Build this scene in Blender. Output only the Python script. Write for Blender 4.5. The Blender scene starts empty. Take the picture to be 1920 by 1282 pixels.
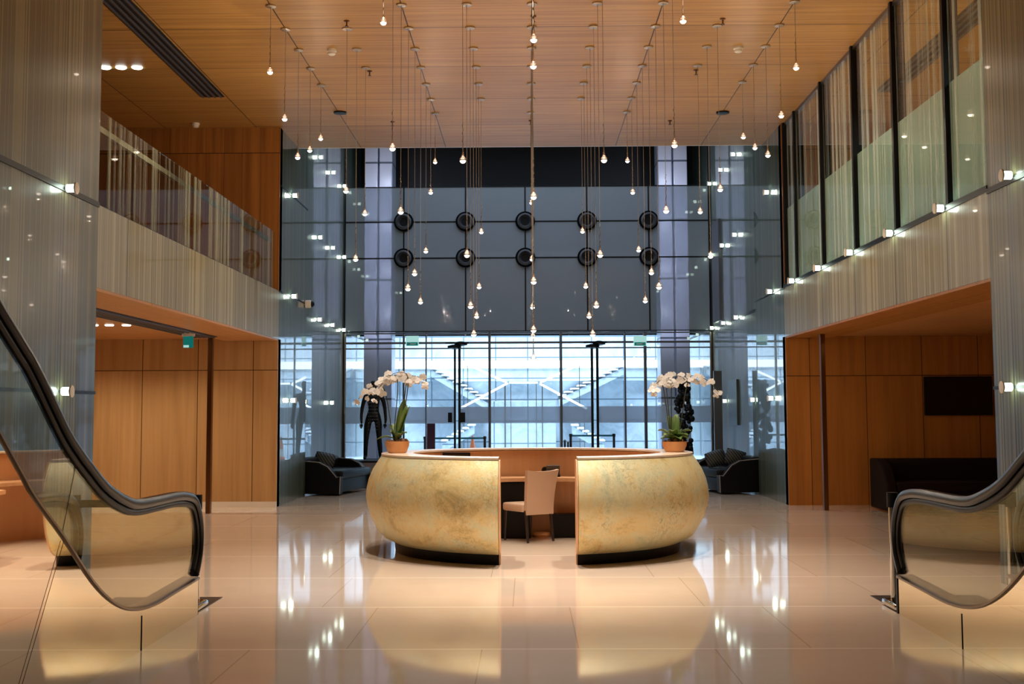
import bpy, bmesh, math, random
from mathutils import Vector, Matrix, Euler
random.seed(7)
C = bpy.context.scene.collection
S = bpy.context.scene
PI = math.pi

# ---------------------------------------------------------------- camera
F = 2300.0                      # focal length in pixels of the 1920x1282 frame
CAMH = 1.59
PITCH, YAW, ROLL = math.radians(4.5), math.radians(0.72), math.radians(-0.25)
SHY = -54.0
cd = bpy.data.cameras.new('camera'); cam = bpy.data.objects.new('camera', cd); C.objects.link(cam)
cd.sensor_width = 36; cd.sensor_fit = 'HORIZONTAL'; cd.lens = F*36/1920; cd.shift_y = SHY/1920
cd.clip_start = .05; cd.clip_end = 300
RM = (Matrix.Rotation(YAW, 3, 'Z') @ Matrix.Rotation(PI/2+PITCH, 3, 'X') @ Matrix.Rotation(ROLL, 3, 'Z'))
cam.matrix_world = Matrix.Translation((0, 0, CAMH)) @ RM.to_4x4()
S.camera = cam

def ray(px, py):
    return RM @ Vector(((px-960)/F, -(py-641-SHY*-1*-1)/F if False else (641-py)/F + SHY/F, -1.0))
def hit(px, py, axis, val):     # pixel -> point on the plane axis = val
    d = ray(px, py); o = Vector((0, 0, CAMH)); i = 'xyz'.index(axis)
    return o + d*((val-o[i])/d[i])
def proj(p):
    v = RM.transposed() @ (Vector(p)-Vector((0, 0, CAMH)))
    return (960+F*v.x/-v.z, 641+SHY-F*v.y/-v.z)

# ---------------------------------------------------------------- world, exposure, large lights
w = bpy.data.worlds.new('world'); S.world = w; w.use_nodes = True
w.node_tree.nodes['Background'].inputs[0].default_value = (.78, .75, .62, 1)
w.node_tree.nodes['Background'].inputs[1].default_value = .09
S.view_settings.view_transform = 'Standard'; S.view_settings.look = 'None'
S.view_settings.exposure = 0.0; S.view_settings.gamma = 1; S.view_settings.use_curve_mapping = False
S.cycles.use_denoising = True
S.cycles.max_bounces = 10; S.cycles.transparent_max_bounces = 24; S.cycles.glossy_bounces = 5; S.cycles.diffuse_bounces = 4
S.cycles.sample_clamp_indirect = 6; S.cycles.caustics_reflective = False; S.cycles.caustics_refractive = False

def area(name, loc, rot, sx, sy, power, col):
    l = bpy.data.lights.new(name, 'AREA'); l.shape = 'RECTANGLE'; l.size = sx; l.size_y = sy; l.energy = power; l.color = col
    o = bpy.data.objects.new(name, l); C.objects.link(o); o.location = loc; o.rotation_euler = rot; return o
def spot(name, loc, power, col, ang=110, blend=.8, rad=.06, rot=(0, 0, 0)):
    l = bpy.data.lights.new(name, 'SPOT'); l.energy = power; l.color = col; l.spot_size = math.radians(ang); l.spot_blend = blend; l.shadow_soft_size = rad
    o = bpy.data.objects.new(name, l); C.objects.link(o); o.location = loc; o.rotation_euler = rot; return o
WARM = (1.0, .86, .72); COOL = (.62, .80, 1.0)
# daylight over the sunken court outside the doors
area('court_daylight', (0, 37.3, 15), (0, 0, 0), 9, 9, 13000, COOL)
# added cool fill lamp above the far bay, lights the grey wall
area('grey_wall_fill', (0, 26.6, 8.9), (0, 0, 0), 8, 6.5, 330, (.66, .80, 1.0))
# added fill spots at ceiling height, without fittings, lighting hall floor and desk
for yy, pw in ((1.5, 30), (5.0, 70), (9.3, 260), (12.3, 1080)):
    for xx in (-1.5, 0.1, 1.7):
        spot('hall_fill_spot', (xx, yy, 6.34), pw, WARM, 62, .9, .10)
for yy in (16.3, 19.8):
    for xx in (-1.9, .1, 2.1):
        spot('hall_fill_spot', (xx, yy, 6.34), 330, WARM, 66, .9, .10)
# recessed downlights of the two low corridors and the left balcony
for xx, yy, p in ((-5.6, 19.3, 85), (-6.9, 19.3, 85), (-8.2, 19.0, 60), (-5.6, 15.5, 60), (-6.9, 15.5, 60), (-5.0, 17.5, 30)):
    spot('corridor_downlight', (xx, yy, 2.76), p, (1, .80, .56), 140, .9, .06)
spot('corridor_downlight', (4.75, 19.2, 2.76), 26, (1, .74, .42), 130, .9, .06)
for xx in (-5.2, -6.6):
    spot('balcony_downlight', (xx, 18.8, 6.3), 26, (1, .76, .5), 110, .9, .06)
for yy in (11.5, 15, 18.5):
    spot('gallery_downlight', (5.6, yy, 6.3), 430, (.86, 1, .92), 130, .9, .06)

# ---------------------------------------------------------------- node materials
class NT:
    def __init__(s, name):
        s.m = bpy.data.materials.new(name); s.m.use_nodes = True; s.t = s.m.node_tree; s.t.nodes.clear()
        s.out = s.new('ShaderNodeOutputMaterial'); s._p = None
    def new(s, t, **k):
        n = s.t.nodes.new(t)
        for a, v in k.items(): setattr(n, a, v)
        return n
    def put(s, sock, v):
        if v is None: return
        if hasattr(v, 'node'): s.t.links.new(v, sock)
        elif isinstance(v, (tuple, list)) and len(v) == 3 and sock.type == 'RGBA': sock.default_value = (*v, 1)
        else: sock.default_value = v
    def math(s, op, a, b=None, c=None, clamp=False):
        n = s.new('ShaderNodeMath', operation=op, use_clamp=clamp)
        for i, v in enumerate((a, b, c)): s.put(n.inputs[i], v)
        return n.outputs[0]
    def pos(s):
        if s._p is None:
            g = s.new('ShaderNodeNewGeometry'); x = s.new('ShaderNodeSeparateXYZ'); s.t.links.new(g.outputs['Position'], x.inputs[0]); s._p = x.outputs
        return s._p
    def comb(s, x, y, z):
        n = s.new('ShaderNodeCombineXYZ')
        for i, v in enumerate((x, y, z)): s.put(n.inputs[i], v)
        return n.outputs[0]
    def noise(s, vec, scale, detail=3, rough=.5, dist=0):
        n = s.new('ShaderNodeTexNoise'); s.put(n.inputs['Vector'], vec); n.inputs['Scale'].default_value = scale
        n.inputs['Detail'].default_value = detail; n.inputs['Roughness'].default_value = rough; n.inputs['Distortion'].default_value = dist
        return n.outputs['Fac']
    def white(s, vec):
        n = s.new('ShaderNodeTexWhiteNoise'); s.put(n.inputs['Vector'], vec); return n.outputs['Value']
    def mix(s, f, a, b):
        n = s.new('ShaderNodeMix', data_type='RGBA'); s.put(n.inputs[0], f); s.put(n.inputs[6], a); s.put(n.inputs[7], b); return n.outputs[2]
    def ramp(s, f, stops):
        n = s.new('ShaderNodeValToRGB'); s.put(n.inputs[0], f); e = n.color_ramp.elements
        while len(e) < len(stops): e.new(.5)
        for el, (p, c) in zip(e, stops): el.position = p; el.color = (*c, 1) if len(c) == 3 else c
        return n.outputs[0]
    def seam(s, coord, off, period, width):           # 1 inside a joint
        a = s.math('DIVIDE', s.math('SUBTRACT', coord, off-width/2), period)
        return s.math('LESS_THAN', s.math('FRACT', a), width/period)
    def cell(s, coord, off, period):
        return s.math('FLOOR', s.math('DIVIDE', s.math('SUBTRACT', coord, off), period))
    def principled(s, color, rough=.5, metal=0, spec=.5, coat=0, coatr=.03, bump=None, bstr=.2, sheen=0, ior=1.5):
        n = s.new('ShaderNodeBsdfPrincipled'); s.put(n.inputs['Base Color'], color); s.put(n.inputs['Roughness'], rough)
        s.put(n.inputs['Metallic'], metal); n.inputs['Specular IOR Level'].default_value = spec; n.inputs['Coat Weight'].default_value = coat
        n.inputs['Coat Roughness'].default_value = coatr; n.inputs['Sheen Weight'].default_value = sheen; n.inputs['IOR'].default_value = ior
        if bump is not None:
            b = s.new('ShaderNodeBump'); b.inputs['Strength'].default_value = bstr; b.inputs['Distance'].default_value = .01
            s.put(b.inputs['Height'], bump); s.t.links.new(b.outputs[0], n.inputs['Normal'])
        return n.outputs[0]
    def glassy(s, tint, refl, rough=0.0, rcol=(1, 1, 1), k=1.0):     # thin architectural glass, both faces alike
        t = s.new('ShaderNodeBsdfTransparent'); s.put(t.inputs[0], tint)
        g = s.new('ShaderNodeBsdfGlossy'); s.put(g.inputs[0], rcol); g.inputs['Roughness'].default_value = rough
        f = s.new('ShaderNodeLayerWeight'); f.inputs[0].default_value = .5
        sch = s.math('MULTIPLY', s.math('POWER', f.outputs['Facing'], 5.0), k)
        return s.smix(s.math('ADD', sch, refl, clamp=True), t.outputs[0], g.outputs[0])
    def smix(s, f, a, b):
        n = s.new('ShaderNodeMixShader'); s.put(n.inputs[0], f); s.t.links.new(a, n.inputs[1]); s.t.links.new(b, n.inputs[2]); return n.outputs[0]
    def end(s, sh):
        s.t.links.new(sh, s.out.inputs[0]); return s.m

def plain(name, col, rough=.5, metal=0, spec=.5, coat=0, sheen=0):
    n = NT(name); return n.end(n.principled(col, rough, metal, spec, coat, sheen=sheen))
def emit(name, col, strength, sampled=True):
    n = NT(name); e = n.new('ShaderNodeEmission'); e.inputs[0].default_value = (*col, 1); e.inputs[1].default_value = strength
    m = n.end(e.outputs[0])
    if not sampled: m.cycles.emission_sampling = 'NONE'
    return m
def stripes(n, c, z, dens=.5):                         # irregular fine vertical lines printed in the glass
    tot = None
    for sc, th, wgt in ((12, .62, .55), (31, .62, .8), (61, .64, 1.0)):
        v = n.noise(n.comb(n.math('MULTIPLY', c, sc), wgt*10, 0), 1, 0)
        k = n.math('MULTIPLY', n.math('GREATER_THAN', v, th - (dens-.5)*.45), wgt)
        tot = k if tot is None else n.math('MAXIMUM', tot, k)
    fade = n.noise(n.comb(n.math('MULTIPLY', c, 1.3), 3, n.math('MULTIPLY', z, .12)), 1, 0)
    return n.math('MULTIPLY', tot, n.math('MULTIPLY', fade, 1.5, clamp=True))

PIT = 1.777
def wallglass(name, base, stripe, axis='y', coat=.9, off=10.92):
    n = NT(name); p = n.pos(); c = p['XYZ'.index(axis.upper())]
    st = stripes(n, c, p[2])
    col = n.mix(n.math('MULTIPLY', st, .95), base, stripe)
    soft = n.noise(n.comb(n.math('MULTIPLY', c, 5), 0, n.math('MULTIPLY', p[2], .05)), 1, 2)
    col = n.mix(n.math('MULTIPLY', soft, .22), col, stripe)
    se = n.math('MAXIMUM', n.seam(c, off, PIT, .022), 0)
    col = n.mix(se, col, (.02, .022, .018))
    return n.end(n.principled(col, .35, 0, .4, coat=coat, coatr=.012))
M = {}
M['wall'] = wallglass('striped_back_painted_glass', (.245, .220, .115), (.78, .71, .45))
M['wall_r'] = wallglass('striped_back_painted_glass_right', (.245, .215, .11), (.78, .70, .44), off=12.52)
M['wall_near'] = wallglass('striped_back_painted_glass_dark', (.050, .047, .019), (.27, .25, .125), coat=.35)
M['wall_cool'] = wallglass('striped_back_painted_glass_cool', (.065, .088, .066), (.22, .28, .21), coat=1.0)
def wood(name, base, dark, grain, sx=None, sy=None, sz=None, rough=.38, streak=.8, coat=0, cellvar=.25, fine=1.0):
    n = NT(name); p = n.pos()
    sc = {'x': (.5, 22, 22), 'y': (22, .5, 22), 'z': (9, 9, .35)}[grain]
    v = n.comb(*[n.math('MULTIPLY', p[i], sc[i]) for i in range(3)])
    cells = [n.cell(p[i], s_[0], s_[1]) if s_ else 0 for i, s_ in enumerate((sx, sy, sz))]
    cv = n.comb(*cells); wv = n.white(cv)
    v2 = n.new('ShaderNodeVectorMath', operation='ADD'); n.put(v2.inputs[0], v); sh = n.comb(n.math('MULTIPLY', wv, 37), n.math('MULTIPLY', wv, 11), 0); n.put(v2.inputs[1], sh)
    nz = n.noise(v2.outputs[0], 1.0*fine, 4, .6)
    fac = n.math('MULTIPLY', n.math('SUBTRACT', nz, .36), 3.0, clamp=True)
    col = n.mix(n.math('MULTIPLY', fac, streak), base, dark)
    col = n.mix(n.math('MULTIPLY', wv, cellvar), col, tuple(c*.55 for c in base))
    se = None
    for i, s_ in enumerate((sx, sy, sz)):
        if s_:
            k = n.seam(p[i], s_[0], s_[1], s_[2]); se = k if se is None else n.math('MAXIMUM', se, k)
    if se is not None: col = n.mix(se, col, (.05, .02, .006))
    return n.end(n.principled(col, rough, 0, .22, coat=coat, coatr=.15))
CX = .1
M['ceiling'] = wood('ceiling_veneer', (.58, .325, .10), (.30, .14, .034), 'x', sx=(.075, 1.554, .014), sy=(15.10, PIT, .016), rough=.42, streak=.8, cellvar=.45)
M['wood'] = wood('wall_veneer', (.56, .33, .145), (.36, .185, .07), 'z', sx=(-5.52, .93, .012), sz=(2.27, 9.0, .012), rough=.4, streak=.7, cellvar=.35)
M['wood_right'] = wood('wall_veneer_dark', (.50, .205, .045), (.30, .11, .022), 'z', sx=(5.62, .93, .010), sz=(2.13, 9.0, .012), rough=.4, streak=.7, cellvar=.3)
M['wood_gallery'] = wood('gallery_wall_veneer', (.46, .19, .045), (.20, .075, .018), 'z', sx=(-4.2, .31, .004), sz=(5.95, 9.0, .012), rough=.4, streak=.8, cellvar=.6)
M['soffit'] = wood('soffit_veneer', (.62, .31, .12), (.44, .20, .07), 'y', sy=(11.8, PIT, .01), rough=.35, streak=.6, cellvar=.2)
M['desk_wood'] = wood('desk_veneer', (.70, .42, .24), (.58, .32, .165), 'z', rough=.4, streak=.5, cellvar=0)
M['desk_top'] = plain('desk_top_stone', (.86, .72, .58), .22)
M['white_lip'] = plain('white_lip', (.9, .86, .8), .3)
def floor_mat():
    n = NT('polished_limestone'); p = n.pos()
    rowc = n.cell(p[1], 8.33, 1.75)
    xs = n.math('ADD', p[0], n.math('MULTIPLY', n.white(n.comb(rowc, 3, 1)), 1.4))
    wv = n.white(n.comb(n.cell(xs, 0, 1.55), rowc, 5))
    nz = n.noise(n.comb(n.math('MULTIPLY', p[0], .8), n.math('MULTIPLY', p[1], 2.2), 0), 1.3, 6, .65)
    col = n.mix(n.math('MULTIPLY', nz, .9), (.82, .68, .56), (.70, .56, .45))
    col = n.mix(n.math('MULTIPLY', wv, .45), col, (.66, .53, .41))
    col = n.mix(n.seam(xs, 0, 1.55, .008), col, (.55, .42, .31))
    col = n.mix(n.seam(p[1], 8.33, 1.75, .03), col, (.95, .83, .70))
    return n.end(n.principled(col, .05, 0, .55, bump=None, ior=1.55))
M['floor'] = floor_mat()
M['skirt'] = plain('pale_skirting', (.72, .66, .60), .25)
M['black'] = plain('black_metal', (.005, .005, .006), .4, spec=.2)
M['rubber'] = plain('black_handrail_rubber', (.006, .005, .005), .28, spec=.2)
M['steel'] = plain('brushed_dark_steel', (.24, .19, .15), .32, 1)
M['chrome'] = plain('polished_steel', (.72, .70, .66), .10, 1)
M['bronze'] = plain('bronze_pole', (.20, .095, .04), .3, 1)
M['darkplate'] = plain('dark_landing_plate', (.035, .030, .028), .3)
M['rose'] = plain('satin_ceiling_rose', (.50, .40, .30), .3, .7)
M['white'] = plain('white_plastic', (.85, .80, .72), .4)
def gold_mat():
    n = NT('gold_leaf_plaster'); p = n.pos()
    v = n.comb(p[0], p[1], p[2])
    a = n.noise(v, 1.7, 6, .70, .8); b = n.noise(n.comb(n.math('ADD', p[0], 9), p[1], n.math('MULTIPLY', p[2], 1.4)), 2.4, 6, .7, .8)
    s_ = n.noise(n.comb(p[0], p[1], n.math('MULTIPLY', p[2], .8)), 17, 8, .85, 1.6)
    col = n.ramp(a, [(.28, (.42, .48, .33)), (.45, (.70, .64, .39)), (.56, (.72, .57, .27)), (.72, (.38, .28, .11))])
    col = n.mix(n.math('MULTIPLY', n.math('SUBTRACT', b, .5), 4.5, clamp=True), col, (.60, .65, .48))
    col = n.mix(n.math('MULTIPLY', n.math('MULTIPLY', n.math('SUBTRACT', s_, .50), 10.0, clamp=True), n.math('MULTIPLY', n.math('SUBTRACT', n.noise(v, 2.2, 3), .38), 2.6, clamp=True), clamp=True), col, (.28, .22, .10))
    col = n.mix(n.math('MULTIPLY', n.math('SUBTRACT', .46, s_), 2.5, clamp=True), col, (.92, .86, .62))
    return n.end(n.principled(col, .42, .15, .5, bump=s_, bstr=.35))
M['gold'] = gold_mat()
def glass_stripe(name, tint, refl, dens=.5, film=None, scol=(.72, .78, .66), opa=.85):
    n = NT(name); p = n.pos(); g = n.glassy(tint, refl, k=.6)
    st = stripes(n, p[1], p[2], dens)
    d = n.principled(scol, .4, 0, .5)
    return n.end(n.smix(n.math('MULTIPLY', st, opa), g, d))
M['rail_glass'] = glass_stripe('striped_clear_glass', (.90, .93, .86), .02, .42, scol=(.62, .66, .48), opa=.8)
M['win_glass'] = glass_stripe('striped_window_glass', (.88, .93, .90), .03, .40, scol=(.85, .95, .88), opa=.8)
n = NT('frosted_film'); p = n.pos()
d = n.principled((.72, .85, .81), .35, 0, .5); t = n.new('ShaderNodeBsdfTransparent'); t.inputs[0].default_value = (.6, .75, .68, 1)
M['film'] = n.end(n.smix(.80, t.outputs[0], d))
n = NT('clear_balustrade_glass'); M['bal_glass'] = n.end(n.glassy((.92, .93, .86), .03, k=.8))
n = NT('storefront_glass'); M['store_glass'] = n.end(n.glassy((.96, .98, 1.0), .02))
n = NT('mirror_cladding'); M['mirror'] = n.end(n.principled((.88, .80, .66), .02, 1))
n = NT('frosted_band'); t = n.new('ShaderNodeBsdfTransparent'); t.inputs[0].default_value = (.7, .78, .86, 1)
M['band'] = n.end(n.smix(.55, t.outputs[0], n.principled((.62, .70, .78), .5)))
def grey_panel():
    n = NT('grey_glass_panel'); t = n.new('ShaderNodeBsdfTransparent'); t.inputs[0].default_value = (.85, .88, .95, 1)
    return n.end(n.smix(.50, t.outputs[0], n.principled((.33, .37, .40), .4, 0, .5, coat=1, coatr=.01)))
M['grey'] = grey_panel()
M['dark'] = plain('dark_void', (.006, .007, .010), .6)
M['stone_joint'] = None
def court_stone():
    n = NT('court_stone'); p = n.pos()
    a = n.noise(n.comb(p[0], p[1], p[2]), 1.6, 6, .7, 1.5)
    wv = n.white(n.comb(n.cell(p[0], 0, 1.1), 0, n.cell(p[2], .5, .72)))
    col = n.mix(n.math('MULTIPLY', n.math('SUBTRACT', a, .3), 2.2, clamp=True), (.66, .72, .76), (.34, .42, .48))
    col = n.mix(n.math('MULTIPLY', wv, .3), col, (.50, .58, .64))
    k = n.math('MAXIMUM', n.seam(p[0], 0, 1.1, .04), n.seam(p[2], .5, .72, .04))
    col = n.mix(k, col, (.16, .22, .27))
    return n.end(n.principled(col, .5))
M['court'] = court_stone()
M['court_white'] = plain('white_stone_tread', (.9, .92, .94), .5)
M['led'] = emit('led_handrail', (.80, .92, 1), 3.0)
M['column'] = None
n = NT('pale_column_cladding'); p = n.pos()
M['column'] = n.end(n.principled(n.mix(n.seam(p[2], 5.0, 1.56, .05), (.72, .74, .90), (.12, .14, .2)), .3))
M['sconce'] = emit('sconce_glow', (.80, 1.0, .84), 18)
M['bulb'] = emit('bulb_glow', (1.0, .88, .74), 12, False)
M['down'] = emit('downlight_glow', (.90, 1.0, .96), 9, False)
M['downw'] = emit('warm_downlight_glow', (1.0, .93, .78), 9, False)
n = NT('drop_glass'); t = n.new('ShaderNodeBsdfTransparent'); t.inputs[0].default_value = (.92, .86, .82, 1)
g = n.new('ShaderNodeBsdfGlossy'); g.inputs['Roughness'].default_value = .02; g.inputs[0].default_value = (.95, .85, .78, 1)
lw = n.new('ShaderNodeLayerWeight'); lw.inputs[0].default_value = .55
M['drop'] = n.end(n.smix(n.math('ADD', n.math('MULTIPLY', lw.outputs['Facing'], .6), .10, clamp=True), t.outputs[0], g.outputs[0]))
M['cord'] = plain('pendant_cord', (.42, .38, .34), .35, .5)
n = NT('leather'); p = n.pos(); M['leather'] = n.end(n.principled((.006, .006, .007), .40, 0, .22, bump=n.noise(n.comb(p[0], p[1], p[2]), 90, 2), bstr=.1))
M['sofa_dark'] = plain('dark_brown_velvet', (.010, .004, .003), .8, spec=.2)
M['piping'] = plain('pale_piping', (.40, .36, .33), .4)
n = NT('striped_cushion'); p = n.pos()
M['cushion'] = n.end(n.principled(n.mix(n.seam(n.math('ADD', p[0], n.math('MULTIPLY', p[2], .7)), 0, .055, .010), (.012, .016, .018), (.16, .18, .18)), .6))
n = NT('beige_chair_leather'); p = n.pos(); M['chair'] = n.end(n.principled(n.mix(n.noise(n.comb(p[0], p[1], p[2]), 5, 3), (.56, .39, .28), (.62, .45, .33)), .45))
M['chair_leg'] = plain('dark_wood_leg', (.018, .012, .010), .35)
n = NT('terracotta'); p = n.pos(); M['pot'] = n.end(n.principled(n.mix(n.noise(n.comb(p[0], p[1], p[2]), 14, 4), (.70, .34, .13), (.56, .25, .09)), .45))
n = NT('orchid_leaf'); p = n.pos(); M['leaf'] = n.end(n.principled(n.mix(n.noise(n.comb(p[0], p[1], p[2]), 12, 3), (.07, .15, .03), (.15, .26, .06)), .35, coat=.3))
M['stem'] = plain('orchid_stem', (.045, .05, .03), .5)
M['petal'] = plain('orchid_petal', (.96, .94, .92), .5, sheen=.2)
M['lip'] = plain('orchid_lip', (.80, .50, .40), .5)
M['bark'] = plain('bark_chips', (.20, .10, .055), .8)
M['statue'] = plain('black_statue', (.004, .004, .005), .35, spec=.3)
M['stud'] = plain('statue_stud', (.55, .6, .66), .2, 1)
M['green'] = plain('exit_sign_green', (.02, .22, .17), .4)
M['signlit'] = emit('exit_sign_lit', (.55, .95, .90), .7, False)
M['signgreen'] = emit('exit_sign_green_lit', (.01, .22, .18), .6, False)
M['teal'] = plain('teal_belt', (.03, .20, .22), .5)
M['cone'] = plain('orange_cone', (.85, .22, .08), .5)
M['screen'] = plain('tv_screen', (.004, .003, .003), .12)
M['slate'] = plain('slate_panel', (.075, .075, .085), .35)
M['plinth'] = plain('grey_plinth', (.22, .19, .20), .5)
M['maroon'] = plain('maroon_banner', (.10, .012, .02), .6)

# ---------------------------------------------------------------- mesh helpers
class MB:
    def __init__(s): s.b = bmesh.new()
    def box(s, x0, y0, z0, x1, y1, z1, bev=0, mat=None):
        r = bmesh.ops.create_cube(s.b, size=1); vs = r['verts']
        for v in vs: v.co = Vector((x0+(v.co.x+.5)*(x1-x0), y0+(v.co.y+.5)*(y1-y0), z0+(v.co.z+.5)*(z1-z0)))
        if bev:
            es = list({e for v in vs for e in v.link_edges}); r = bmesh.ops.bevel(s.b, geom=es, offset=bev, segments=3, affect='EDGES', profile=.6)
            vs = list({v for f in r['faces'] for v in f.verts} | {v for v in vs if v.is_valid})
        if mat is not None: bmesh.ops.transform(s.b, matrix=mat, verts=vs)
        return s
    def tube(s, pts, r, n=10, cap=True):
        pts = [Vector(p) for p in pts]; rs = r if isinstance(r, (list, tuple)) else [r]*len(pts); rings = []
        up = None
        for i, p in enumerate(pts):
            d = (pts[min(i+1, len(pts)-1)]-pts[max(i-1, 0)]).normalized()
            if up is None: up = Vector((0, 0, 1)) if abs(d.z) < .9 else Vector((1, 0, 0))
            a = d.cross(up).normalized(); up = a.cross(d).normalized()
            rings.append([s.b.verts.new(p+(a*math.cos(2*PI*k/n)+up*math.sin(2*PI*k/n))*rs[i]) for k in range(n)])
        for A, B in zip(rings, rings[1:]):
            for k in range(n): s.b.faces.new((A[k], A[(k+1) % n], B[(k+1) % n], B[k]))
        if cap: s.b.faces.new(rings[0][::-1]); s.b.faces.new(rings[-1])
        return s
    def rect_tube(s, pts, w, h, side):          # sweep a rectangle (rounded corners) along pts lying in a plane with normal 'side'
        side = Vector(side); rings = []; pts = [Vector(p) for p in pts]
        for i, p in enumerate(pts):
            d = (pts[min(i+1, len(pts)-1)]-pts[max(i-1, 0)]).normalized(); u = side.cross(d).normalized()
            c = .3
            prof = [(-w/2, -h/2+h*c), (-w/2, h/2-h*c), (-w/2+w*c*.6, h/2), (w/2-w*c*.6, h/2), (w/2, h/2-h*c), (w/2, -h/2+h*c), (w/2-w*c*.6, -h/2), (-w/2+w*c*.6, -h/2)]
            rings.append([s.b.verts.new(p+side*a+u*b) for a, b in prof])
        m = len(rings[0])
        for A, B in zip(rings, rings[1:]):
            for k in range(m): s.b.faces.new((A[k], A[(k+1) % m], B[(k+1) % m], B[k]))
        s.b.faces.new(rings[0][::-1]); s.b.faces.new(rings[-1]); return s
    def lathe(s, prof, n=24, c=(0, 0, 0), axis='z', cap=True):
        rings = []
        for r, z in prof:
            ring = []
            for k in range(n):
                a = 2*PI*k/n; u, v = r*math.cos(a), r*math.sin(a)
                q = {'z': (u, v, z), 'x': (z, u, v), 'y': (u, z, v)}[axis]
                ring.append(s.b.verts.new(Vector(c)+Vector(q)))
            rings.append(ring)
        for A, B in zip(rings, rings[1:]):
            for k in range(n): s.b.faces.new((A[k], A[(k+1) % n], B[(k+1) % n], B[k]))
        if cap: s.b.faces.new(rings[0][::-1]); s.b.faces.new(rings[-1])
        return s
    def sphere(s, c, r, seg=12, sc=(1, 1, 1)):
        q = bmesh.ops.create_uvsphere(s.b, u_segments=seg, v_segments=max(6, seg//2+2), radius=r)
        for v in q['verts']: v.co = Vector((v.co.x*sc[0], v.co.y*sc[1], v.co.z*sc[2]))+Vector(c)
        return s
    def prism(s, pts, ext):                     # planar outline extruded along ext
        vs = [s.b.verts.new(p) for p in pts]; f = s.b.faces.new(vs)
        r = bmesh.ops.extrude_face_region(s.b, geom=[f]); nv = [g for g in r['geom'] if isinstance(g, bmesh.types.BMVert)]
        bmesh.ops.translate(s.b, verts=nv, vec=Vector(ext)); return s
    def quad(s, *p):
        s.b.faces.new([s.b.verts.new(q) for q in p]); return s
    def build(s, name, mat, parent=None, smooth=False, loc=None):
        bmesh.ops.recalc_face_normals(s.b, faces=s.b.faces)
        me = bpy.data.meshes.new(name); s.b.to_mesh(me); s.b.free(); me.materials.append(mat)
        if smooth:
            me.polygons.foreach_set('use_smooth', [True]*len(me.polygons))
            try: me.set_sharp_from_angle(angle=math.radians(40))
            except Exception: pass
        o = bpy.data.objects.new(name, me); C.objects.link(o)
        if parent: o.parent = parent
        if loc: o.location = loc
        return o
def empty(name, loc=(0, 0, 0), rz=0):
    o = bpy.data.objects.new(name, None); C.objects.link(o); o.location = loc; o.rotation_euler.z = rz; o.empty_display_size = .1; return o
def tag(o, label, cat, group=None, kind=None):
    if label: o['label'] = label
    if cat: o['category'] = cat
    if group: o['group'] = group
    if kind: o['kind'] = kind
    return o
def struct(o): o['kind'] = 'structure'; return o
def bx(name, mat, *a, parent=None, bev=0, loc=None): return MB().box(*a, bev=bev).build(name, mat, parent, loc=loc)
def copy_tree(o, parent=None):
    c = o.copy(); C.objects.link(c); c.parent = parent
    for ch in list(o.children): copy_tree(ch, c)
    return c

# ---------------------------------------------------------------- the room
XL, XR, XF = -4.18, 4.30, 4.60       # left wall, right wall, recessed far side walls (+-)
ZF0, ZF1, ZC = 2.79, 3.60, 6.39      # fascia bottom and top, ceiling
YL0, YR0, YO1 = 11.8, 11.38, 20.5    # openings start (left, right), openings end
YE, YP, YB = 23.1, 30.6, 39.0        # near walls end, glass front, end of the outdoor side walls
ZU = 9.0
struct(bx('floor', M['floor'], -10.5, -8, -.12, 10.5, 45, 0))
struct(bx('ceiling', M['ceiling'], -10.5, -8, ZC, 10.5, 22.15, ZC+.25))
struct(bx('trim_1', M['white_lip'], XL, 22.15, ZC, XR, 22.19, ZC+.25))
struct(bx('ceiling_far', M['dark'], -6, 22.19, ZU, 6, 31, ZU+.1))
# left side wall: near part, far part, fascia
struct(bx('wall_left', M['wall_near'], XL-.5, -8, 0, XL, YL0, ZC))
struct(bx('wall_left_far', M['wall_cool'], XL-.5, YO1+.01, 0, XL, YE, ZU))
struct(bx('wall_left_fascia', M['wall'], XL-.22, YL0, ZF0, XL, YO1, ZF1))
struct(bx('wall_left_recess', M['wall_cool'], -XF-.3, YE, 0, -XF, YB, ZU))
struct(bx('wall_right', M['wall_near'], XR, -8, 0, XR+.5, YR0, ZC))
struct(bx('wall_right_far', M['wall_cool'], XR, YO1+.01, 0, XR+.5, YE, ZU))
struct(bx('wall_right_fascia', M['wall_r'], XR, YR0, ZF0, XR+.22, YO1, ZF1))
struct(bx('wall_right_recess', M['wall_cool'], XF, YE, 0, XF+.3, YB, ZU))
# corridor boxes
struct(bx('floor_left_balcony', M['soffit'], -10, YL0, ZF0, XL-.22, YO1, ZF1))
struct(bx('wall_left_corridor', M['wood'], -10, YO1-.02, .09, XL-.0, YO1+.2, ZF0))
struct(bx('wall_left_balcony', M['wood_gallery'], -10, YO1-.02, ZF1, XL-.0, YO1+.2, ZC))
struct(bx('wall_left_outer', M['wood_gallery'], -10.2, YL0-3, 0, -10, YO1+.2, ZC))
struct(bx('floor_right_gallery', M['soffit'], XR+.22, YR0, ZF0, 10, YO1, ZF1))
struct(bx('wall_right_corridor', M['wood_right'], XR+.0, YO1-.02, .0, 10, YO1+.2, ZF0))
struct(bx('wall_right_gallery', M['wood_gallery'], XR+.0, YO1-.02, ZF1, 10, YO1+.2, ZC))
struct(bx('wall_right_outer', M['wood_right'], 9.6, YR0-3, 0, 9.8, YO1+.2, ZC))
struct(bx('baseboard_left', M['skirt'], -10, YO1-.04, 0, XL-.0, YO1+.2, .09))
struct(bx('wall_left_light_stop', M['wood'], -10, YL0-1.2, 0, XL-.5, YL0-1.0, ZC))  # unseen wall added to keep world light out of the left side
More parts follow.
